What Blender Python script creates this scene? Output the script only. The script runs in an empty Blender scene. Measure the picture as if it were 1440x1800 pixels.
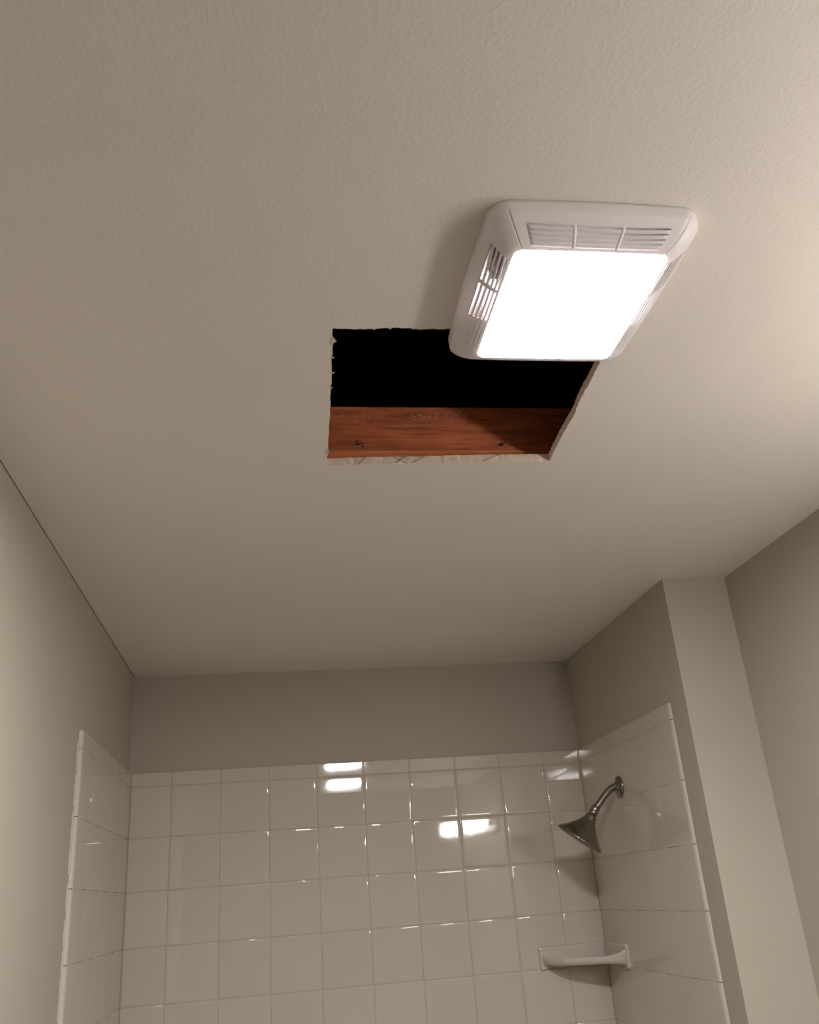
import bpy, bmesh, math, random
from mathutils import Vector, Matrix
random.seed(7)
scene = bpy.context.scene
C = scene.collection
PI = math.pi

# ------------------------------------------------------------------ camera, world, exposure
CAMZ = 1.6874
cam_data = bpy.data.cameras.new('camera')
cam_data.sensor_fit = 'HORIZONTAL'; cam_data.sensor_width = 36.0
cam_data.lens = 1560.17/1440*36.0
cam_data.clip_start = 0.01
cam = bpy.data.objects.new('camera', cam_data); C.objects.link(cam)
yaw, pitch, roll = 0.167872, 0.406787, -0.0777887
fwd = Vector((math.sin(yaw)*math.cos(pitch), math.cos(yaw)*math.cos(pitch), math.sin(pitch)))
rgt = Vector((math.cos(yaw), -math.sin(yaw), 0)); upv = rgt.cross(fwd)
r2 = rgt*math.cos(roll)+upv*math.sin(roll); u2 = upv*math.cos(roll)-rgt*math.sin(roll)
M = Matrix((r2, u2, -fwd)).transposed().to_4x4(); M.translation = (0, 0, CAMZ)
cam.matrix_world = M
scene.camera = cam
world = bpy.data.worlds.new('world'); scene.world = world; world.use_nodes = True
world.node_tree.nodes['Background'].inputs['Color'].default_value = (0.0015, 0.0013, 0.002, 1)
scene.view_settings.view_transform = 'Standard'; scene.view_settings.look = 'None'
scene.view_settings.gamma = 1; scene.view_settings.use_curve_mapping = False
scene.view_settings.exposure = 0.06
LENS_E = 200.0          # ceiling light lens
GLOBE_E = 50.0         # vanity bulbs
LENS_COL = (1.0, 0.955, 0.965, 1)
GLOBE_COL = (1.0, 0.95, 0.92, 1)

# ------------------------------------------------------------------ measurements (world metres, floor at 0)
XL, D, H = -0.4631, 3.1015, 2.44          # left wall, back wall tile face, ceiling
XR = XL+1.524                             # shower right wall
YW, XR2 = 2.2055, 1.2512                  # wing wall end, main right wall
YF = -1.5                                 # wall behind the camera
ZT = CAMZ+0.4303                          # top of tile
P, X0, S1 = 0.15818, -0.3350, 0.0445
YT = 2.312                                # outer edge of the side tiles
TH = 0.009                                # tile stands this far off the wall

# ------------------------------------------------------------------ helpers
def obj(name, bm, mat, parent=None, smooth=False, loc=None):
    me = bpy.data.meshes.new(name); bm.normal_update(); bm.to_mesh(me); bm.free()
    o = bpy.data.objects.new(name, me); C.objects.link(o)
    for m in (mat if isinstance(mat, (list, tuple)) else [mat]): me.materials.append(m)
    if smooth:
        for p in me.polygons: p.use_smooth = True
    if parent: o.parent = parent
    if loc: o.location = loc
    return o
def box(bm, a, b, mi=0):
    vs = [bm.verts.new((x, y, z)) for x in (a[0], b[0]) for y in (a[1], b[1]) for z in (a[2], b[2])]
    fs = []
    for f in ((0,1,3,2),(4,6,7,5),(0,4,5,1),(2,3,7,6),(0,2,6,4),(1,5,7,3)):
        fc = bm.faces.new([vs[i] for i in f]); fc.material_index = mi; fs.append(fc)
    return fs
def bevel_box(bm, a, b, r, seg=2):
    t = bmesh.new(); box(t, a, b)
    bmesh.ops.bevel(t, geom=t.edges[:], offset=r, segments=seg, profile=0.5, affect='EDGES')
    me = bpy.data.meshes.new('tmp'); t.to_mesh(me); t.free(); bm.from_mesh(me); bpy.data.meshes.remove(me)
def lathe(bm, prof, mat4, n=40, caps=True):
    """prof: list of (radius, height) along local +Z"""
    rings = []
    for r, h in prof:
        rings.append([bm.verts.new(mat4 @ Vector((r*math.cos(2*PI*k/n), r*math.sin(2*PI*k/n), h))) for k in range(n)])
    for a, b in zip(rings, rings[1:]):
        for k in range(n):
            bm.faces.new((a[k], a[(k+1) % n], b[(k+1) % n], b[k]))
    if caps:
        bm.faces.new(rings[0][::-1]); bm.faces.new(rings[-1])
def tube(bm, pts, rad, n=24):
    pts = [Vector(p) for p in pts]; rings = []
    up = Vector((0, 1, 0))
    for i, p in enumerate(pts):
        t = (pts[min(i+1, len(pts)-1)]-pts[max(i-1, 0)]).normalized()
        s = t.cross(up).normalized(); w = s.cross(t)
        r = rad[i] if isinstance(rad, (list, tuple)) else rad
        rings.append([bm.verts.new(p+r*(s*math.cos(2*PI*k/n)+w*math.sin(2*PI*k/n))) for k in range(n)])
    for a, b in zip(rings, rings[1:]):
        for k in range(n): bm.faces.new((a[k], a[(k+1) % n], b[(k+1) % n], b[k]))
    bm.faces.new(rings[0][::-1]); bm.faces.new(rings[-1])
def axis_matrix(origin, direction):
    z = Vector(direction).normalized(); x = z.orthogonal().normalized(); y = z.cross(x)
    m = Matrix((x, y, z)).transposed().to_4x4(); m.translation = origin; return m
def thing(name, label, cat, loc=(0, 0, 0), group=None):
    o = bpy.data.objects.new(name, None); C.objects.link(o); o.location = loc
    o.empty_display_size = 0.05
    o['label'] = label; o['category'] = cat
    if group: o['group'] = group
    return o
def struct(o):
    o['kind'] = 'structure'; return o

# ------------------------------------------------------------------ materials
def new_mat(name, col, rough=0.5, metal=0.0, spec=0.5):
    m = bpy.data.materials.new(name); m.use_nodes = True
    b = m.node_tree.nodes['Principled BSDF']
    b.inputs['Base Color'].default_value = (*col, 1); b.inputs['Roughness'].default_value = rough
    b.inputs['Metallic'].default_value = metal; b.inputs['Specular IOR Level'].default_value = spec
    return m, m.node_tree, b
def noise(nt, scale, detail=2.0, rough=0.5, vec=None, stretch=None):
    n = nt.nodes.new('ShaderNodeTexNoise'); n.inputs['Scale'].default_value = scale
    n.inputs['Detail'].default_value = detail; n.inputs['Roughness'].default_value = rough
    tc = nt.nodes.new('ShaderNodeTexCoord'); src = tc.outputs['Object']
    if stretch:
        mp = nt.nodes.new('ShaderNodeMapping'); mp.inputs['Scale'].default_value = stretch
        nt.links.new(src, mp.inputs['Vector']); src = mp.outputs['Vector']
    nt.links.new(src, n.inputs['Vector']); return n
def ramp(nt, src, stops):
    r = nt.nodes.new('ShaderNodeValToRGB'); el = r.color_ramp.elements
    while len(el) < len(stops): el.new(0.5)
    for e, (p, c) in zip(el, stops): e.position = p; e.color = (*c, 1) if len(c) == 3 else c
    nt.links.new(src, r.inputs['Fac']); return r
def bump(nt, b, h, strength, dist):
    n = nt.nodes.new('ShaderNodeBump'); n.inputs['Strength'].default_value = strength
    n.inputs['Distance'].default_value = dist
    nt.links.new(h, n.inputs['Height']); nt.links.new(n.outputs['Normal'], b.inputs['Normal']); return n

def paint(name, col, scale, dist, lo=0.42, hi=0.68, rough=0.6):
    m, nt, b = new_mat(name, col, rough, spec=0.3)
    n1 = noise(nt, scale, 3.0, 0.55)
    r = ramp(nt, n1.outputs['Fac'], [(lo, (0, 0, 0)), (hi, (1, 1, 1))])
    n2 = noise(nt, scale*2.6, 2.0)
    mx = nt.nodes.new('ShaderNodeMath'); mx.operation = 'MULTIPLY_ADD'; mx.inputs[1].default_value = 0.25
    nt.links.new(n2.outputs['Fac'], mx.inputs[0]); nt.links.new(r.outputs['Color'], mx.inputs[2])
    bump(nt, b, mx.outputs[0], 1.0, dist)
    n3 = noise(nt, 2.3, 3.0)
    c = ramp(nt, n3.outputs['Fac'], [(0.3, tuple(v*0.975 for v in col)), (0.7, tuple(min(1, v*1.02) for v in col))])
    nt.links.new(c.outputs['Color'], b.inputs['Base Color'])
    return m
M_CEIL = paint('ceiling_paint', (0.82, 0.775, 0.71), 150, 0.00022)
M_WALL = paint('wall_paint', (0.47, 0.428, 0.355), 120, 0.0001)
M_WHITE_TRIM, _, _ = new_mat('dark_void', (0.03, 0.028, 0.03), 0.9)

def tile_material():
    m, nt, b = new_mat('glazed_almond_tile', (0.66, 0.59, 0.52), 0.045, spec=0.5)
    n = noise(nt, 7, 2.0)
    oi = nt.nodes.new('ShaderNodeObjectInfo')
    c = ramp(nt, oi.outputs['Random'], [(0.0, (0.605, 0.555, 0.475)), (1.0, (0.625, 0.575, 0.495))])
    nt.links.new(c.outputs['Color'], b.inputs['Base Color'])
    bump(nt, b, n.outputs['Fac'], 0.6, 0.0006)
    return m
M_TILE = tile_material()
M_SHELF, _nt, _b = new_mat('glazed_ceramic_shelf', (0.62, 0.565, 0.495), 0.12)
M_GROUT, nt_, b_ = new_mat('grout', (0.46, 0.39, 0.32), 0.8)
g_ = noise(nt_, 30, 3); gc_ = ramp(nt_, g_.outputs['Fac'], [(0.3, (0.48, 0.41, 0.34)), (0.7, (0.56, 0.49, 0.41))])
nt_.links.new(gc_.outputs['Color'], b_.inputs['Base Color'])
M_TRIM, _, _ = new_mat('glazed_tile_edge', (0.66, 0.60, 0.52), 0.15)

def wood_material():
    m, nt, b = new_mat('red_brown_lumber', (0.3, 0.12, 0.05), 0.6, spec=0.3)
    n = noise(nt, 1.0, 6.0, 0.6, stretch=(5, 60, 75)); n.inputs['Distortion'].default_value = 0.6
    c = ramp(nt, n.outputs['Fac'], [(0.28, (0.34, 0.095, 0.035)), (0.5, (0.68, 0.205, 0.095)), (0.75, (0.82, 0.30, 0.15))])
    n2 = noise(nt, 1.0, 4.0, 0.6, stretch=(5, 20, 16))
    c2 = ramp(nt, n2.outputs['Fac'], [(0.28, (0.55, 0.5, 0.5)), (0.6, (1.1, 1.05, 1.0))])
    mx = nt.nodes.new('ShaderNodeMix'); mx.data_type = 'RGBA'; mx.blend_type = 'MULTIPLY'; mx.inputs[0].default_value = 1
    nt.links.new(c.outputs['Color'], mx.inputs[6]); nt.links.new(c2.outputs['Color'], mx.inputs[7])
    nt.links.new(mx.outputs[2], b.inputs['Base Color'])
    bump(nt, b, n.outputs['Fac'], 0.4, 0.0008)
    return m
M_WOOD = wood_material()
M_BATTEN, nt_, b_ = new_mat('orange_lumber', (0.48, 0.19, 0.075), 0.6, spec=0.3)
n_ = noise(nt_, 1.0, 5, 0.6, stretch=(6, 60, 160)); c_ = ramp(nt_, n_.outputs['Fac'], [(0.3, (0.62, 0.18, 0.068)), (0.7, (0.86, 0.30, 0.12))])
nt_.links.new(c_.outputs['Color'], b_.inputs['Base Color'])
M_GOUGE, _, _ = new_mat('dark_gouge', (0.025, 0.012, 0.01), 0.9)
M_CRACK, _, _ = new_mat('brown_crack', (0.50, 0.34, 0.26), 0.9)
M_CRUMB, _, _ = new_mat('plaster_crumb', (0.62, 0.52, 0.42), 0.9)
M_GYP, nt_, b_ = new_mat('raw_gypsum_edge', (0.76, 0.62, 0.52), 0.9, spec=0.1)
n_ = noise(nt_, 60, 5, 0.7); c_ = ramp(nt_, n_.outputs['Fac'], [(0.3, (0.86, 0.68, 0.55)), (0.55, (0.94, 0.78, 0.66)), (0.75, (0.95, 0.84, 0.74))])
nt_.links.new(c_.outputs['Color'], b_.inputs['Base Color']); bump(nt_, b_, n_.outputs['Fac'], 0.7, 0.002)
M_PAPER, _, _ = new_mat('torn_paper', (0.62, 0.56, 0.50), 0.9, spec=0.1)
M_PLASTIC, nt_, b_ = new_mat('white_grille_plastic', (0.92, 0.88, 0.89), 0.35)
M_TRAY, nt2_, b2_ = new_mat('white_reflector', (0.85, 0.82, 0.82), 0.5)
def seep(m, nt, b, share):      # thin plastic that lets some light through
    t = nt.nodes.new('ShaderNodeBsdfTranslucent'); t.inputs['Color'].default_value = (0.95, 0.90, 0.92, 1)
    mx = nt.nodes.new('ShaderNodeMixShader'); mx.inputs[0].default_value = share
    out = next(n for n in nt.nodes if n.type == 'OUTPUT_MATERIAL')
    nt.links.new(b.outputs[0], mx.inputs[1]); nt.links.new(t.outputs[0], mx.inputs[2]); nt.links.new(mx.outputs[0], out.inputs['Surface'])
seep(M_PLASTIC, nt_, b_, 0.12); seep(M_TRAY, nt2_, b2_, 0.06)
M_DARK, _, _ = new_mat('painted_intake_shade', (0.012, 0.010, 0.012), 0.7)
M_CHROME, nt_, b_ = new_mat('brushed_nickel', (0.30, 0.275, 0.25), 0.22, metal=1.0)
M_FACE, _, _ = new_mat('grey_nozzle_face', (0.20, 0.19, 0.18), 0.4)
M_RUBBER, _, _ = new_mat('nozzle_rubber', (0.5, 0.48, 0.46), 0.6)
M_ADDED_DOOR, _, _ = new_mat('added_door_dark', (0.05, 0.03, 0.02), 0.4)  # dark so the added slab returns little light to the ceiling
M_TUB, _, _ = new_mat('white_tub_enamel', (0.86, 0.83, 0.78), 0.2)
M_FLOOR, nt_, b_ = new_mat('floor_vinyl', (0.30, 0.24, 0.19), 0.5)
n_ = noise(nt_, 6, 4); c_ = ramp(nt_, n_.outputs['Fac'], [(0.3, (0.10, 0.078, 0.06)), (0.7, (0.15, 0.12, 0.095))])
nt_.links.new(c_.outputs['Color'], b_.inputs['Base Color'])
M_DECK, nt_, b_ = new_mat('attic_deck', (0.10, 0.065, 0.05), 0.9, spec=0.1)
n_ = noise(nt_, 3, 4, stretch=(1, 6, 1)); c_ = ramp(nt_, n_.outputs['Fac'], [(0.3, (0.26, 0.17, 0.13)), (0.7, (0.40, 0.27, 0.21))])
nt_.links.new(c_.outputs['Color'], b_.inputs['Base Color'])
def emit(name, col, strength, rough=0.3):
    m, nt, b = new_mat(name, (0.8, 0.8, 0.8), rough)
    b.inputs['Emission Color'].default_value = col; b.inputs['Emission Strength'].default_value = strength
    return m
M_LENS = emit('lit_acrylic_lens', LENS_COL, LENS_E)
M_BULB = emit('lit_led_board', LENS_COL, 7.0)
M_GLOBE = emit('lit_globe_glass', GLOBE_COL, GLOBE_E, 0.15)

# ------------------------------------------------------------------ the setting
def slab(name, a, b, mat):
    bm = bmesh.new(); box(bm, a, b); return struct(obj(name, bm, mat))
W_TH = 0.11
ZC = H+0.016
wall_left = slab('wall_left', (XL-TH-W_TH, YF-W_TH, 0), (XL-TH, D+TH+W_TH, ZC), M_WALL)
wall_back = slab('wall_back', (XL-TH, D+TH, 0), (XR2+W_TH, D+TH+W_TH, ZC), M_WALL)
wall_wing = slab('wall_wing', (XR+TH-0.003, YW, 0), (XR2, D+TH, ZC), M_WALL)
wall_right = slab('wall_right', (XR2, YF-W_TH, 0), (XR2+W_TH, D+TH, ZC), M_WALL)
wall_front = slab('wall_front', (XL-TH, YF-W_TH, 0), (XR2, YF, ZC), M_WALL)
floor = slab('floor', (XL-TH-W_TH, YF-W_TH, -0.05), (XR2+W_TH, D+TH+W_TH, 0), M_FLOOR)

# dark panelled slab added out of frame to soak up bounced light
def added_door(name, wide, high, mat4):
    bm = bmesh.new(); bevel_box(bm, (0, 0, 0.006), (wide, 0.035, high), 0.003)
    d = struct(obj(name, bm, M_ADDED_DOOR)); d.matrix_world = mat4
    for x0, x1, z0, z1 in ((0.12, wide/2-0.04, 0.25, 0.95), (wide/2+0.04, wide-0.12, 0.25, 0.95), (0.12, wide/2-0.04, 1.10, high-0.15), (wide/2+0.04, wide-0.12, 1.10, high-0.15)):
        bm = bmesh.new(); bevel_box(bm, (x0, 0.0352, z0), (x1, 0.043, z1), 0.003); obj('added_door_panel', bm, M_ADDED_DOOR, d)
    bm = bmesh.new(); lathe(bm, [(0.03, 0.0), (0.03, 0.006), (0.011, 0.012), (0.011, 0.035), (0.026, 0.045), (0.026, 0.062), (0.012, 0.07)], axis_matrix(Vector((wide-0.07, 0.0352, 0.95)), (0, 1, 0)), 24)
    obj('added_door_knob', bm, M_CHROME, d, smooth=True)
    for a, b in (((-0.065, 0, 0.001), (-0.004, 0.02, high+0.065)), ((wide+0.004, 0, 0.001), (wide+0.065, 0.02, high+0.065)), ((-0.004, 0, high+0.004), (wide+0.004, 0.02, high+0.065))):
        bm = bmesh.new(); bevel_box(bm, a, b, 0.003); obj('added_door_casing', bm, M_ADDED_DOOR, d)
added_door('added_door_1', 0.86, 2.04, Matrix.Translation((XL-TH+0.001, 1.12, 0)) @ Matrix.Rotation(-PI/2, 4, 'Z'))

# ceiling sheet with the cut hole
hole_raw = [(0.5167, 1.1375), (0.5188, 1.1848), (0.5205, 1.2273), (0.5214, 1.2476), (0.5270, 1.3114), (0.5273, 1.359),
            (0.5296, 1.4153), (0.5337, 1.4829), (0.4815, 1.4839), (0.4031, 1.486), (0.3477, 1.4881), (0.2822, 1.4926),
            (0.2275, 1.4935), (0.1735, 1.4956), (0.1029, 1.5012), (0.1028, 1.4569), (0.099, 1.33), (0.0958, 1.2372),
            (0.0938, 1.1701), (0.0903, 1.0939), (0.0897, 1.0614), (0.134, 1.0628), (0.140, 1.0612), (0.1834, 1.0566),
            (0.225, 1.0592), (0.263, 1.0572), (0.38, 1.058), (0.514, 1.06)]
def roughen(loop, step=0.006, amp=0.0011):
    out = []
    for i, a in enumerate(loop):
        b = loop[(i+1) % len(loop)]; L = math.dist(a, b); n = max(1, int(L/step))
        nx, ny = -(b[1]-a[1])/L, (b[0]-a[0])/L
        for k in range(n):
            t = k/n; j = random.uniform(-amp, amp)*(0 if k == 0 else 1)*(0.45 if L > 0.1 else 1)
            out.append((a[0]+(b[0]-a[0])*t+nx*j, a[1]+(b[1]-a[1])*t+ny*j))
    return out
hole = roughen(hole_raw)
bm = bmesh.new()
GAP = 0.0018
outer = [(XL-TH+GAP, YF), (XR2, YF), (XR2, D+TH), (XL-TH+GAP, D+TH)]
def sheet(z):
    ed = []
    for lp in (outer, hole):
        vs = [bm.verts.new((x, y, z)) for x, y in lp]
        for i in range(len(vs)): ed.append(bm.edges.new((vs[i], vs[(i+1) % len(vs)])))
        if lp is hole: inner = vs
    return ed, inner
e1, in1 = sheet(H)
bmesh.ops.triangle_fill(bm, edges=e1, use_beauty=True)
e2, in2 = sheet(H+0.0155)
bmesh.ops.triangle_fill(bm, edges=e2, use_beauty=True)
for f in bm.faces:
    f.normal_update()
    lower = f.calc_center_median().z < H+0.001
    if (lower and f.normal.z > 0) or (not lower and f.normal.z < 0): f.normal_flip()
    f.material_index = 0 if lower else 1
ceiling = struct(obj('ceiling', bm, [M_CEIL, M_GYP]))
# cut edge of the drywall: rings with an uneven surface
bm = bmesh.new()
rings = []
n = len(hole); LV = 5
for l in range(LV):
    t = l/(LV-1); ring = []
    for i, (x, y) in enumerate(hole):
        a = hole[i-1]; b = hole[(i+1) % n]; L = math.dist(a, b) or 1
        nx, ny = (b[1]-a[1])/L, -(b[0]-a[0])/L
        j = random.uniform(-0.0004, 0.0003) if 0 < l < LV-1 else (random.uniform(-0.0005, 0.0009) if l else 0)
        ring.append(bm.verts.new((x+nx*j, y+ny*j, H+0.0155*t)))
    rings.append(ring)
for a, b in zip(rings, rings[1:]):
    for i in range(n): bm.faces.new((a[i], b[i], b[(i+1) % n], a[(i+1) % n]))
o = obj('cut_edge', bm, M_GYP, ceiling); o['label'] = 'raw tan gypsum edge around the cut opening'
# cracks and chips on the far cut edge, torn paper on the left one
bm = bmesh.new()
for x, dx in ((0.165, 0.012), (0.236, 0.018), (0.252, -0.022), (0.268, 0.025), (0.405, 0.03)):
    y = 1.4955-(x-0.165)*0.045
    s = 0.0004
    vs = [bm.verts.new((x-s, y-0.0014, H+0.001)), bm.verts.new((x+s, y-0.0016, H+0.001)),
          bm.verts.new((x+dx+s, y-0.0022, H+0.0145)), bm.verts.new((x+dx-s, y-0.0022, H+0.0145))]
    f = bm.faces.new(vs); g = bmesh.ops.extrude_face_region(bm, geom=[f])
    bmesh.ops.translate(bm, verts=[v for v in g['geom'] if isinstance(v, bmesh.types.BMVert)], vec=(0, 0.002, 0))
obj('edge_crack', bm, M_CRACK, ceiling)
def paper_bit(pts, z0=-0.001, th=0.0012):
    bm = bmesh.new(); vs = [bm.verts.new((x, y, H+z0)) for x, y in pts]; f = bm.faces.new(vs)
    g = bmesh.ops.extrude_face_region(bm, geom=[f])
    vv = [v for v in g['geom'] if isinstance(v, bmesh.types.BMVert)]
    bmesh.ops.translate(bm, verts=vv, vec=(0, 0, th))
    for v in vv: v.co.x += random.uniform(-0.0006, 0.0006)
    bmesh.ops.recalc_face_normals(bm, faces=bm.faces[:])
    return obj('paper_tear', bm, M_PAPER, ceiling)
paper_bit([(0.0885, 1.083), (0.0915, 1.0835), (0.0945, 1.088), (0.0962, 1.094), (0.0930, 1.0965), (0.0915, 1.102), (0.089, 1.103)])
for y, l in ((1.136, 0.0035), (1.178, 0.0055), (1.222, 0.0035)):
    x = 0.0925+(y-1.14)*0.03
    paper_bit([(x-0.001, y-0.0012), (x+l*0.6, y-0.0018), (x+l, y-0.0004), (x+l*0.5, y+0.0012), (x-0.001, y+0.0015)])
paper_bit([(0.0995, 1.425), (0.1035, 1.432), (0.1045, 1.445), (0.1015, 1.452), (0.099, 1.45)])
for cx, y in ((0.205, 1.060), (0.216, 1.0612), (0.171, 1.0605), (0.148, 1.0632)):
    paper_bit([(cx-0.002, y-0.0025), (cx+0.003, y-0.002), (cx+0.002, y+0.0008), (cx-0.0005, y-0.0002)], z0=0)
# small scuffs in the ceiling paint
def scuff(x, y, pts, w):
    bm = bmesh.new(); prev = None
    for i, (dx, dy) in enumerate(pts):
        hw = w*(0.25+math.sin(PI*i/(len(pts)-1)))
        cur = [bm.verts.new((x+dx, y+dy-hw, H-0.00002)), bm.verts.new((x+dx, y+dy, H-0.0007)), bm.verts.new((x+dx, y+dy+hw, H-0.00002))]
        if prev:
            for k in range(2): bm.faces.new((prev[k], prev[k+1], cur[k+1], cur[k]))
        prev = cur
    return obj('paint_scuff', bm, M_CEIL, ceiling)
scuff(0.196, 0.946, [(-0.003, -0.001), (0.0, 0.0), (0.003, 0.002), (0.006, 0.004), (0.010, 0.0038)], 0.0012)
scuff(0.043, 1.178, [(-0.003, 0.0), (0.0, 0.001), (0.003, 0.0)], 0.0012)
scuff(0.4666, 1.9747, [(-0.002, 0.0), (0.0, 0.001), (0.002, 0.0)], 0.002)

# attic above
bm = bmesh.new()
A0, A1 = (XL-TH-W_TH, YF-W_TH, ZC+0.001), (XR2+W_TH, D+TH+W_TH, H+1.1)
box(bm, A0, (A1[0], A0[1]+0.02, A1[2])); box(bm, (A0[0], A1[1]-0.02, A0[2]), A1)
box(bm, (A0[0], A0[1]+0.02, A0[2]), (A0[0]+0.02, A1[1]-0.02, A1[2])); box(bm, (A1[0]-0.02, A0[1]+0.02, A0[2]), (A1[0], A1[1]-0.02, A1[2]))
attic = struct(obj('trim_attic_sides', bm, M_DECK)); attic.name = 'trim_1'
bm = bmesh.new(); box(bm, (A0[0], A0[1], A1[2]), (A1[0], A1[1], A1[2]+0.02))
roof = struct(obj('trim_2', bm, M_DECK))

# ------------------------------------------------------------------ tiles
_cache = {}
def tile_mesh(w, h, gx, gz, r, lean):
    k = (round(w, 4), round(h, 4), gx, lean)
    if k not in _cache:
        bm = bmesh.new(); rr = []
        # rings from the back edge over the rounded arris to the flat front (front faces -Y)
        for i, y in ((0, 0.006), (0, -0.001+r), (r*0.13, -0.001+r*0.5), (r*0.5, -0.001+r*0.13), (r, -0.001), (r*3.2, -0.001-r*0.10)):
            a, b, c, d = gx+i, w-gx-i, gz+i, h-gz-i
            e = lean*0.045; m = d-0.045        # the upper border of a leaning tile falls back a little
            rr.append([bm.verts.new(p) for p in ((a, y, c), (b, y, c), (b, y, m), (b, min(0.006, y+e), d), (a, min(0.006, y+e), d), (a, y, m))])
        for p, q in zip(rr, rr[1:]):
            for i in range(6): bm.faces.new((p[i], p[(i+1) % 6], q[(i+1) % 6], q[i])).smooth = True
        t = rr[-1]
        bm.faces.new((t[0], t[1], t[2], t[5])); bm.faces.new((t[5], t[2], t[3], t[4]))
        me = bpy.data.meshes.new('tile'); bm.normal_update(); bm.to_mesh(me); bm.free(); me.materials.append(M_TILE)
        _cache[k] = me
    return _cache[k]
def put_tile(parent, w, h, m, tilt=(0, 0), joint=(0.0007, 0.0007, 0.0026), lean=0.0):
    if h < 0.06: lean = 0.0
    o = bpy.data.objects.new('tile', tile_mesh(w, h, *joint, lean) if h > 0.06 else tile_mesh_low(w, h, *joint)); C.objects.link(o); o.parent = parent
    o.matrix_world = m @ Matrix.Translation((w/2, 0, h/2)) @ Matrix.Rotation(tilt[0], 4, 'X') @ Matrix.Rotation(tilt[1], 4, 'Z') @ Matrix.Translation((-w/2, 0, -h/2))
    return o
def tile_mesh_low(w, h, gx, gz, r):
    k = (round(w, 4), round(h, 4), gx, 'low')
    if k not in _cache:
        bm = bmesh.new(); rr = []
        for i, y in ((0, 0.006), (0, -0.001+r), (r*0.13, -0.001+r*0.5), (r*0.5, -0.001+r*0.13), (r, -0.001)):
            a, b, c, d = gx+i, w-gx-i, gz+i, h-gz-i
            rr.append([bm.verts.new(p) for p in ((a, y, c), (b, y, c), (b, y, d), (a, y, d))])
        for p, q in zip(rr, rr[1:]):
            for i in range(4): bm.faces.new((p[i], p[(i+1) % 4], q[(i+1) % 4], q[i])).smooth = True
        bm.faces.new(rr[-1])
        me = bpy.data.meshes.new('tile'); bm.normal_update(); bm.to_mesh(me); bm.free(); me.materials.append(M_TILE)
        _cache[k] = me
    return _cache[k]
rows = [(ZT-S1, S1)]
z = ZT-S1
for k in range(8):
    z -= P; rows.append((z, P))
rows.append((rows[-1][0]-P, P)); ZB = rows[-1][0]
SIDE = (0.00015, 0.0005, 0.0005)
def rt(a=0.0015): return random.uniform(-a, a)
xs = [XL, X0]+[X0+P*k for k in range(1, 9)]+[XR]
for ci in range(len(xs)-1):
    for ri, (z0, h) in enumerate(rows):
        t = (rt(), rt())
        if ri == 0: t = (rt(0.0006), rt(0.0008))
        if ri == 2 and ci in (6, 7, 8): t = (0.016, -0.004 if ci == 7 else 0)
        w = xs[ci+1]-xs[ci]
        put_tile(wall_back, w, h, Matrix.Translation((xs[ci], D+0.001, z0)), t, lean=0.0245+rt(0.001) if ri == 1 else 0.0)
ys = [YT+(D-YT)*k/5 for k in range(6)]
for k in range(5):
    w = ys[k+1]-ys[k]
    for z0, h in rows:
        # left wall faces +X ; right wall faces -X
        put_tile(wall_left, w, h, Matrix.Translation((XL-0.001, ys[k], z0)) @ Matrix.Rotation(PI/2, 4, 'Z'), (rt(0.0008), rt(0.0006)), SIDE)
        put_tile(wall_wing, w, h, Matrix.Translation((XR+0.001, ys[k+1], z0)) @ Matrix.Rotation(-PI/2, 4, 'Z'), (rt(0.0008), rt(0.0006)), SIDE, 0.018 if (z0, h) == rows[1] else 0.0)
bm = bmesh.new(); box(bm, (XL, D+0.0012, ZB), (XR, D+TH, ZT)); obj('grout_bed', bm, M_GROUT, wall_back)
bm = bmesh.new(); box(bm, (XL-TH, YT, ZB), (XL-0.0013, D+TH, ZT)); obj('grout_bed', bm, M_GROUT, wall_left)
bm = bmesh.new(); box(bm, (XR+0.0009, YT, ZB), (XR+TH, D+TH, ZT)); obj('grout_bed', bm, M_GROUT, wall_wing)
# bullnose edge pieces at the outer ends, one per row
for side, par in ((-1, wall_left), (1, wall_wing)):
    xw = XL if side < 0 else XR
    for z0, h in rows:
        bm = bmesh.new(); pr = []
        e = 0.012
        for k in range(7):
            a = PI/2*k/6
            pr.append((math.sin(a)*e, (1-math.cos(a))*TH*0.8))
        # profile: y from YT inwards-out, x from the face back to the wall
        rr = []
        for zz in (z0+0.0008, z0+h-0.0008):
            ring = [bm.verts.new((xw+side*0.0003, YT+0.001, zz))]
            for py, px in pr: ring.append(bm.verts.new((xw+side*(0.0003+px), YT-py, zz)))
            ring.append(bm.verts.new((xw+side*TH, YT-e, zz))); ring.append(bm.verts.new((xw+side*TH, YT+0.001, zz)))
            rr.append(ring)
        m_ = len(rr[0])
        for i in range(m_): bm.faces.new((rr[0][i], rr[0][(i+1) % m_], rr[1][(i+1) % m_], rr[1][i]))
        bm.faces.new(rr[0][::-1]); bm.faces.new(rr[1])
        bmesh.ops.recalc_face_normals(bm, faces=bm.faces[:])
        obj('bullnose_tile', bm, M_TRIM, par)
# caulk bead in front of the left tile edge
bm = bmesh.new()
z = ZT-0.03
while z > ZB:
    l = random.uniform(0.05, 0.14)
    box(bm, (XL-TH, YT-0.021-random.uniform(0, 0.002), z-l), (XL-TH+0.003, YT-0.0165, z)); z -= l+random.uniform(0.004, 0.02)
obj('caulk_bead', bm, M_TRIM, wall_left)

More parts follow.
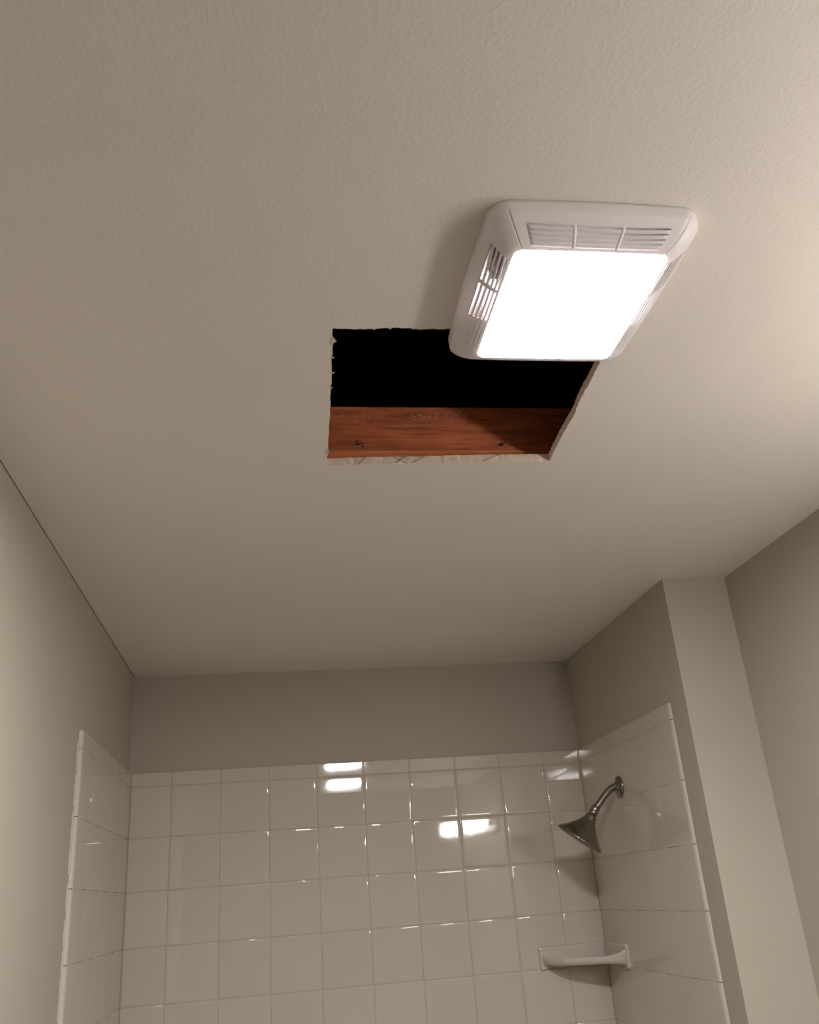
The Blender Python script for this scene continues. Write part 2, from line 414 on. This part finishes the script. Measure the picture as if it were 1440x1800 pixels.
# ------------------------------------------------------------------ fan light: grille, lens, tray
FX, FY = 0.3965, 0.9485
fan = thing('fan_light', 'square white ceiling fan light with slotted grille and glowing lens, overlapping the cut hole', 'ceiling light', (FX, FY, H))
OA, OB, IA, IB = 0.1345, 0.154, 0.1000, 0.1165
DEP = 0.043
NS = 72
def rr_side(s, u, a, b, rad, bow):
    """point on side s (0 front -y, 1 right, 2 rear, 3 left); u 0..1 covers half corner + straight + half corner"""
    L = (a if s % 2 == 0 else b); N = (b if s % 2 == 0 else a)
    st = 2*(L-rad); arc = rad*PI/2; uc = 0.10      # uc = share of u for each half corner
    if u < uc:
        t = (1-u/uc)*PI/4; x = -(L-rad)-rad*math.sin(t); y = (N-rad)+rad*math.cos(t)
    elif u > 1-uc:
        t = ((u-(1-uc))/uc)*PI/4; x = (L-rad)+rad*math.sin(t); y = (N-rad)+rad*math.cos(t)
    else:
        f = (u-uc)/(1-2*uc); x = -(L-rad)+st*f; y = N
    y += bow*(1-(x/L)**2)
    # local (x along, y outward) -> plan, front side runs left to right
    if s == 0: return Vector((x, -y))
    if s == 1: return Vector((y, x))
    if s == 2: return Vector((-x, y))
    return Vector((-y, -x))
def prof(v):
    """v 0 = ceiling line, 1 = lens edge -> (share inwards, depth)"""
    k = 0.22
    if v < k: t = v/k; return 0.02*t, 0.016*t
    t = (v-k)/(1-k)
    a = t*PI/2
    s = 0.02+0.98*(0.62*t+0.38*(1-math.cos(a)))
    d = 0.016+(DEP-0.0005-0.016)*(0.55*t+0.45*math.sin(a))
    return s, d
def surf(s, u, v):
    bowk = 0.055*max(0, 1-((u-0.5)/0.36)**2)
    vv = v+bowk*math.sin(PI*min(1, max(0, (v-0.25)/0.75)))*1.0
    vv = min(1, vv)
    h, d = prof(vv)
    o = rr_side(s, u, OA, OB, 0.025, 0.0035); i = rr_side(s, u, IA, IB, 0.011, 0.0008)
    p = o.lerp(i, h)
    dep = d
    if s % 2 == 0:                       # crease lines bounding the front and rear panels
        for uu in (0.075, 0.925):
            if abs(u-uu) < 0.0035 and v > 0.1: dep -= 0.0013
    if (s == 3 and 0.15 < u < 0.365) or (s == 1 and 0.635 < u < 0.85):
        if any(abs(v-(0.460+0.105*k+0.026)) < 0.002 for k in range(5)): dep -= 0.0012
    return Vector((p.x, p.y, -dep))
cutu = [0.145, 0.370, 0.388, 0.612, 0.630, 0.855]
segs = [(0.145, 0.370), (0.388, 0.612), (0.630, 0.855)]
us = sorted(set([round(x, 4) for x in cutu+[0.1*k/8 for k in range(9)]+[1-0.1*k/8 for k in range(9)]+[0.0715, 0.0785, 0.9215, 0.9285, 0.075, 0.925]+[0.1+0.8*k/36 for k in range(37)]]))
slots = []; v0 = 0.460
for k in range(5):
    slots.append((v0+0.105*k, v0+0.105*k+0.052))
NARROW = 0.038                            # front and rear slots are narrower than the side ones
vs_ = sorted(set([0, 0.06, 0.14, 0.22, 0.26, 0.32, 0.38, 0.42]+[x for s in slots for x in (s[0], s[0]+NARROW, (s[0]+s[1])/2, s[1])]+[0.985, 1.0]))
hb = bmesh.new()
slat_bm = {}
def add_quad(bm, cache, s, i, j):
    q = []
    for (a, b) in ((i, j), (i+1, j), (i+1, j+1), (i, j+1)):
        k = (s, a, b)
        if a == len(us)-1 and bm is hb: k = ((s+1) % 4, 0, b)
        if k not in cache: cache[k] = bm.verts.new(surf(s, us[a], vs_[b]))
        q.append(cache[k])
    bm.faces.new(q)
hc = {}
def inseg(um): return 0.145 < um < 0.855
def inslot(um): return any(a < um < b for a, b in segs)
def blind(s, um):     # the rearmost group of slots on the two sides is only moulded in
    return (s == 3 and 0.145 < um < 0.370) or (s == 1 and 0.630 < um < 0.855)
for s in range(4):
    for i in range(len(us)-1):
        um = (us[i]+us[i+1])/2
        for j in range(len(vs_)-1):
            vm = (vs_[j]+vs_[j+1])/2
            nar = s % 2 == 0
            if inslot(um) and not blind(s, um) and any(a < vm < (a+NARROW if nar else b) for a, b in slots): continue
            row = next((k for k in range(4) if (slots[k][0]+NARROW if nar else slots[k][1]) < vm < slots[k+1][0]), None)
            if row is not None and inslot(um) and not blind(s, um):
                key = (s, row)
                if key not in slat_bm: slat_bm[key] = (bmesh.new(), {})
                add_quad(slat_bm[key][0], slat_bm[key][1], s, i, j)
            else: add_quad(hb, hc, s, i, j)
bmesh.ops.recalc_face_normals(hb, faces=hb.faces[:])
for f in list(hb.faces)[:1]:
    pass
c0 = sum(1 for f in hb.faces if f.normal.z > 0)
if c0 > len(hb.faces)/2: bmesh.ops.reverse_faces(hb, faces=hb.faces[:])
def solid(o, th):
    m = o.modifiers.new('thickness', 'SOLIDIFY'); m.thickness = th; m.offset = -1; m.use_rim = True
    return o
housing = solid(obj('grille_housing', hb, M_PLASTIC, fan, smooth=True), 0.002)
for key, (b, _) in slat_bm.items():
    bmesh.ops.recalc_face_normals(b, faces=b.faces[:])
    if sum(1 if f.normal.z > 0 else -1 for f in b.faces) > 0: bmesh.ops.reverse_faces(b, faces=b.faces[:])
    solid(obj('slat', b, M_PLASTIC, fan, smooth=True), 0.002)
# lens: slightly domed lit panel
bm = bmesh.new()
loop = []
for s in range(4):
    for k in range(20): loop.append(rr_side(s, k/20, IA-0.0012, IB-0.0012, 0.010, 0.0008))
prev = None
for sc, zz in ((1.0, -DEP+0.003), (1.0, -DEP+0.0012), (0.985, -DEP+0.0002), (0.95, -DEP-0.0003), (0.8, -DEP-0.0009), (0.4, -DEP-0.0013)):
    ring = [bm.verts.new((p.x*sc, p.y*sc, zz)) for p in loop]
    if prev:
        for i in range(len(ring)): bm.faces.new((prev[i], prev[(i+1) % len(ring)], ring[(i+1) % len(ring)], ring[i]))
    prev = ring
bm.faces.new(prev)
bmesh.ops.recalc_face_normals(bm, faces=bm.faces[:])
o = obj('lens', bm, M_LENS, fan, smooth=True); o['label'] = 'glowing white rounded-square lens'
# white tray inside, open in the middle third of the two long sides
bm = bmesh.new()
TA, TB = IA+0.002, IB+0.001
w_ = 0.0015; zt, zb_ = -0.002, -DEP+0.004
box(bm, (-TA, -TB, zb_), (TA, -TB+w_, zt)); box(bm, (-TA, TB-w_, zb_), (TA, TB, zt))
for sx in (-1, 1):
    xa, xb = sorted((sx*TA, sx*(TA-w_)))
    box(bm, (xa, -TB+w_, zb_), (xb, -0.030, zt)); box(bm, (xa, 0.046, zb_), (xb, TB-w_, zt))
box(bm, (-TA, -TB, zt), (TA, TB, zt+0.001)); box(bm, (-TA+w_, -TB+w_, zb_), (TA-w_, TB-w_, zb_+0.0012))
obj('light_tray', bm, M_TRAY, fan)
bm = bmesh.new(); bevel_box(bm, (-0.075, -0.035, -0.022), (0.075, 0.05, -0.0125), 0.003)
obj('led_board', bm, M_BULB, fan)
bm = bmesh.new(); box(bm, (-TA-0.012, -TB+0.004, -0.028), (-TA-0.0005, -0.042, -0.003))
obj('intake_shade_block', bm, M_DARK, fan)  # near-black block stands in for the shade inside the fan opening

# ------------------------------------------------------------------ joist seen through the hole
jst = thing('ceiling_joist', 'reddish brown wooden joist inside the cut ceiling hole, along its far edge', 'joist', (0.3, 1.50, ZC))
JY = 1.507
bm = bmesh.new(); bevel_box(bm, (-1.0, JY-1.50, 0.0195), (0.93, JY-1.50+0.038, 0.117), 0.002)
obj('board', bm, M_WOOD, jst)
bm = bmesh.new(); bevel_box(bm, (-1.0, JY-1.50-0.0045, 0.0015), (0.93, JY-1.50+0.038, 0.0195), 0.0018)
o = obj('batten', bm, M_BATTEN, jst); o['label'] = 'orange-toned strip along the foot of the joist'
def gouge(x, z, pts):
    bm = bmesh.new(); prev = None
    for i, (dx, dz, w) in enumerate(pts):
        c = [bm.verts.new((x+dx-0.3, JY-1.50-0.0001, z+dz-w)), bm.verts.new((x+dx-0.3, JY-1.50-0.0007, z+dz)), bm.verts.new((x+dx-0.3, JY-1.50-0.0001, z+dz+w))]
        if prev:
            for k in range(2): bm.faces.new((prev[k], c[k], c[k+1], prev[k+1]))
        prev = c
    obj('gouge', bm, M_GOUGE, jst)
gouge(0.163, 0.033, [(-0.006, 0.001, 0.0006), (0.0, 0.0, 0.0022), (0.008, 0.002, 0.0014), (0.013, 0.003, 0.0008)])
gouge(0.172, 0.030, [(0, 0, 0.001), (0.0025, -0.0005, 0.0022), (0.004, 0, 0.0008)])
gouge(0.162, 0.040, [(-0.002, 0, 0.0008), (0.002, 0, 0.0018), (0.005, -0.001, 0.0006)])
gouge(0.446, 0.034, [(-0.004, -0.003, 0.001), (0.0, -0.001, 0.0025), (0.006, 0.001, 0.002), (0.012, 0.004, 0.0009)])
gouge(0.448, 0.0305, [(-0.003, 0, 0.0006), (0.0, 0, 0.0016), (0.004, 0.001, 0.0006)])
bm = bmesh.new()
for cx, cz, nn, sp in ((0.137, 0.098, 5, 0.006), (0.155, 0.098, 6, 0.014), (0.19, 0.093, 5, 0.01), (0.285, 0.098, 10, 0.010), (0.297, 0.094, 6, 0.008), (0.345, 0.096, 12, 0.022), (0.39, 0.10, 6, 0.02)):
    for _ in range(nn):
        x = cx+random.gauss(0, sp)-0.3; zz = min(0.112, cz+random.gauss(0, 0.005)); r = random.uniform(0.0005, 0.0014)
        mt = Matrix.Translation((x, JY-1.50-0.0002, zz)) @ Matrix.Rotation(random.random()*3, 4, 'Y') @ Matrix.Diagonal((random.uniform(1, 2.4), 0.5, 1, 1))
        bmesh.ops.create_icosphere(bm, subdivisions=1, radius=r, matrix=mt)
o = obj('plaster_crumbs', bm, M_CRUMB, jst); o['kind'] = 'stuff'

# ------------------------------------------------------------------ shower head
sh = thing('shower_head', 'brushed nickel bell-shaped shower head on a bent arm from the right tile wall', 'shower head', (XR, 2.753, CAMZ+0.263))
def sp(x, y, z): return Vector((x-XR, y-2.753, z-0.263))
bm = bmesh.new()
lathe(bm, [(0.0325, 0.0), (0.0325, 0.003), (0.030, 0.0065), (0.022, 0.010), (0.0125, 0.012), (0.0125, 0.016)], axis_matrix(Vector((0.0003, 0, 0)), (-1, 0, 0)), 40)
obj('wall_flange', bm, M_CHROME, sh, smooth=True)
pts = []
A_ = sp(XR-0.014, 2.753, 0.2655); 
ctrl = [sp(XR-0.003, 2.753, 0.2635), sp(XR-0.018, 2.753, 0.2640), sp(1.0290, 2.754, 0.2570), sp(1.0120, 2.755, 0.2430), sp(0.984, 2.757, 0.2150), sp(0.974, 2.758, 0.2048)]
def catmull(c, n=8):
    out = []
    for i in range(len(c)-1):
        p0, p1, p2, p3 = c[max(0, i-1)], c[i], c[i+1], c[min(len(c)-1, i+2)]
        for k in range(n):
            t = k/n
            out.append(0.5*((2*p1)+(p2-p0)*t+(2*p0-5*p1+4*p2-p3)*t*t+(3*p1-p0-3*p2+p3)*t*t*t))
    out.append(c[-1]); return out
bm = bmesh.new(); tube(bm, catmull(ctrl), 0.0105); obj('arm', bm, M_CHROME, sh, smooth=True)
apex = sp(0.9590, 2.760, 0.1835)
nrm = Vector((-0.5685, 0.20, -0.8018)).normalized()
end = ctrl[-1]
bm = bmesh.new()
d_ = (apex-end).normalized(); Ln = (apex-end).length
lathe(bm, [(0.0105, -0.006), (0.0130, -0.004), (0.0135, 0.004), (0.0125, 0.007), (0.0135, 0.010), (0.0148, 0.015), (0.0135, 0.0195), (0.0085, Ln+0.001)], axis_matrix(end, d_), 32)
obj('swivel_joint', bm, M_CHROME, sh, smooth=True)
bm = bmesh.new()
hp = [(0.0110, -0.003), (0.0155, -0.001), (0.0168, 0.002), (0.0180, 0.008), (0.0225, 0.018), (0.0290, 0.028), (0.0375, 0.039), (0.0480, 0.051), (0.0595, 0.062), (0.0690, 0.0705), (0.0735, 0.0755), (0.0745, 0.0780), (0.0735, 0.0800), (0.070, 0.0795)]
lathe(bm, hp, axis_matrix(apex, nrm), 64)
obj('bell', bm, M_CHROME, sh, smooth=True)
bm = bmesh.new()
lathe(bm, [(0.0700, 0.0790), (0.0695, 0.0815), (0.05, 0.0835), (0.02, 0.085)], axis_matrix(apex, nrm), 48)
face = obj('spray_face', bm, M_FACE, sh, smooth=True)
bm = bmesh.new(); fm = axis_matrix(apex, nrm)
for rr_, cnt in ((0.012, 6), (0.024, 12), (0.036, 18), (0.048, 24), (0.060, 30)):
    for k in range(cnt):
        a = 2*PI*k/cnt; hgt = 0.0855-0.004*(rr_/0.07)**1.3
        bmesh.ops.create_cone(bm, cap_ends=True, segments=6, radius1=0.0016, radius2=0.0011, depth=0.003,
                              matrix=fm @ Matrix.Translation((rr_*math.cos(a), rr_*math.sin(a), hgt)))
o = obj('nozzles', bm, M_RUBBER, sh); o['kind'] = 'stuff'

# ------------------------------------------------------------------ bathtub, below the frame
tub = thing('bathtub', 'white alcove bathtub below the tile walls, under the frame', 'bathtub', (0.3, 2.7, 0))
bm = bmesh.new()
tx0, tx1, ty0, ty1, tz = XL+0.002-0.3, XR-0.002-0.3, YT+0.002-2.7, D-0.002-2.7, 0.46
def rrect(x0, x1, y0, y1, r, z):
    out = []
    for cx, cy, a0 in ((x1-r, y1-r, 0), (x0+r, y1-r, 90), (x0+r, y0+r, 180), (x1-r, y0+r, 270)):
        for k in range(7):
            a = math.radians(a0+15*k); out.append(bm.verts.new((cx+r*math.cos(a), cy+r*math.sin(a), z)))
    return out
prev = None
for ins, z, r in ((0, 0.0, 0.004), (0, tz-0.01, 0.004), (0.008, tz, 0.01), (0.075, tz, 0.10), (0.088, tz-0.012, 0.11), (0.12, 0.20, 0.12), (0.16, 0.12, 0.13), (0.24, 0.10, 0.12)):
    ring = rrect(tx0+ins, tx1-ins, ty0+ins, ty1-ins, r, z)
    if prev:
        for i in range(len(ring)): bm.faces.new((prev[i], prev[(i+1) % len(ring)], ring[(i+1) % len(ring)], ring[i]))
    prev = ring
bm.faces.new(prev)
bmesh.ops.recalc_face_normals(bm, faces=bm.faces[:])
obj('basin', bm, M_TUB, tub, smooth=False)
bm = bmesh.new(); lathe(bm, [(0.032, 0.0), (0.032, 0.003), (0.026, 0.005)], axis_matrix(Vector((tx1-0.40, (ty0+ty1)/2, 0.1002)), (0, 0, 1)), 28)
obj('drain', bm, M_CHROME, tub)

# ------------------------------------------------------------------ corner shelf
SZ = CAMZ-0.215
shelf = thing('corner_shelf', 'almond ceramic corner soap shelf set in the back right corner of the shower', 'shelf', (XR, D, SZ))
# plan coordinates: a = distance along back wall from the corner (towards -x), b = distance along right wall (towards -y)
def sp2(a, b, z): return Vector((-a, -b, z))
front = catmull([Vector((0.221, 0.004, 0)), Vector((0.214, 0.045, 0)), Vector((0.186, 0.098, 0)), Vector((0.166, 0.118, 0)), Vector((0.095, 0.160, 0)), Vector((0.004, 0.203, 0))], 6)
def inset(p, t): 
    c = Vector((0.0, 0.0, 0)); return c+(p-c)*(1-t)
bm = bmesh.new()
# section over the front edge: underside -> lip -> tray floor, swept from wall to wall
sec = [(1.0, -0.026), (0.26, -0.0235), (0.06, -0.020), (0.008, -0.014), (0.0, -0.008), (0.0, -0.002), (0.012, 0.0015), (0.030, 0.0015), (0.050, -0.002), (0.085, -0.008), (0.20, -0.0105), (1.0, -0.009)]
grid = []
for i, p in enumerate(front):
    u = i/(len(front)-1); e = max(0, 1-min(u, 1-u)/0.16)**2       # the lip flares up and down into the wall flanges
    grid.append([bm.verts.new(sp2(*(inset(p, t).xy), z*(1+(0.35 if z < -0.012 else 0.0)*e)+((0.022 if u > 0.5 else 0.010)*e if z > -0.004 else 0))) for t, z in sec[1:-1]])
for a, b in zip(grid, grid[1:]):
    for k in range(len(a)-1): bm.faces.new((a[k], b[k], b[k+1], a[k+1]))
cb = bm.verts.new(sp2(0.001, 0.001, -0.026)); ct = bm.verts.new(sp2(0.001, 0.001, -0.009))
for a, b in zip(grid, grid[1:]):
    bm.faces.new((cb, b[0], a[0])); bm.faces.new((ct, a[-1], b[-1]))
bm.faces.new([cb]+grid[0]+[ct]); bm.faces.new([ct]+grid[-1][::-1]+[cb])
bmesh.ops.recalc_face_normals(bm, faces=bm.faces[:])
obj('tray', bm, M_SHELF, shelf, smooth=True)
def flange(along_back):
    L = 0.228 if along_back else 0.212
    bm = bmesh.new()
    # outline in (distance from corner, z), flaring up and down at the free end
    top = [(0.0, 0.034), (L*0.5, 0.034), (L*0.92, 0.033), (L-0.003, 0.032)]
    out_ = [(L, 0.029), (L, -0.031), (L-0.004, -0.036)]
    bot = [(L*0.93, -0.035), (L*0.85, -0.029), (L*0.5, -0.026), (0.0, -0.026)]
    ol = top+out_+bot
    fr = []; bk = []
    for d, z in ol:
        th = 0.011
        v = (d, 0.0006, z); w = (d-(0.003 if d > L-0.01 else 0), th, z*0.93)
        if along_back: bk.append(bm.verts.new(sp2(v[0], v[1], v[2]))); fr.append(bm.verts.new(sp2(w[0], w[1], w[2])))
        else: bk.append(bm.verts.new(sp2(v[1], v[0], v[2]))); fr.append(bm.verts.new(sp2(w[1], w[0], w[2])))
    bm.faces.new(fr); bm.faces.new(bk[::-1])
    for i in range(len(ol)): bm.faces.new((bk[i], bk[(i+1) % len(ol)], fr[(i+1) % len(ol)], fr[i]))
    bmesh.ops.recalc_face_normals(bm, faces=bm.faces[:])
    bmesh.ops.bevel(bm, geom=[e for e in bm.edges if all(v in fr for v in e.verts)], offset=0.003, segments=2, profile=0.5, affect='EDGES')
    obj('wall_flange', bm, M_SHELF, shelf, smooth=False)
flange(True); flange(False)
# end bracket webs between lip and flanges
for pa in (((0.222, 0.003), (0.205, 0.040)), ((0.003, 0.206), (0.050, 0.182))):
    pass

# ------------------------------------------------------------------ vanity light on the right wall, outside the frame
van = thing('vanity_light', 'four-globe vanity light bar on the right wall beside the camera, outside the frame', 'wall light', (XR2, 0.40, CAMZ+0.29))
bm = bmesh.new(); bevel_box(bm, (-0.028, -0.56, -0.055), (-0.0003, 0.56, 0.055), 0.005); obj('back_plate', bm, M_CHROME, van)
for y in (-0.48, -0.16, 0.16, 0.48):
    bm = bmesh.new(); lathe(bm, [(0.030, 0.0), (0.030, 0.010), (0.024, 0.030), (0.022, 0.030)], axis_matrix(Vector((-0.027, y, 0)), (-1, 0, 0)), 28)
    s_ = obj('socket', bm, M_CHROME, van, smooth=True)
    bm = bmesh.new(); bmesh.ops.create_uvsphere(bm, u_segments=32, v_segments=16, radius=0.047, matrix=Matrix.Translation((-0.095, y, 0)))
    obj('globe_bulb', bm, M_GLOBE, s_, smooth=True)
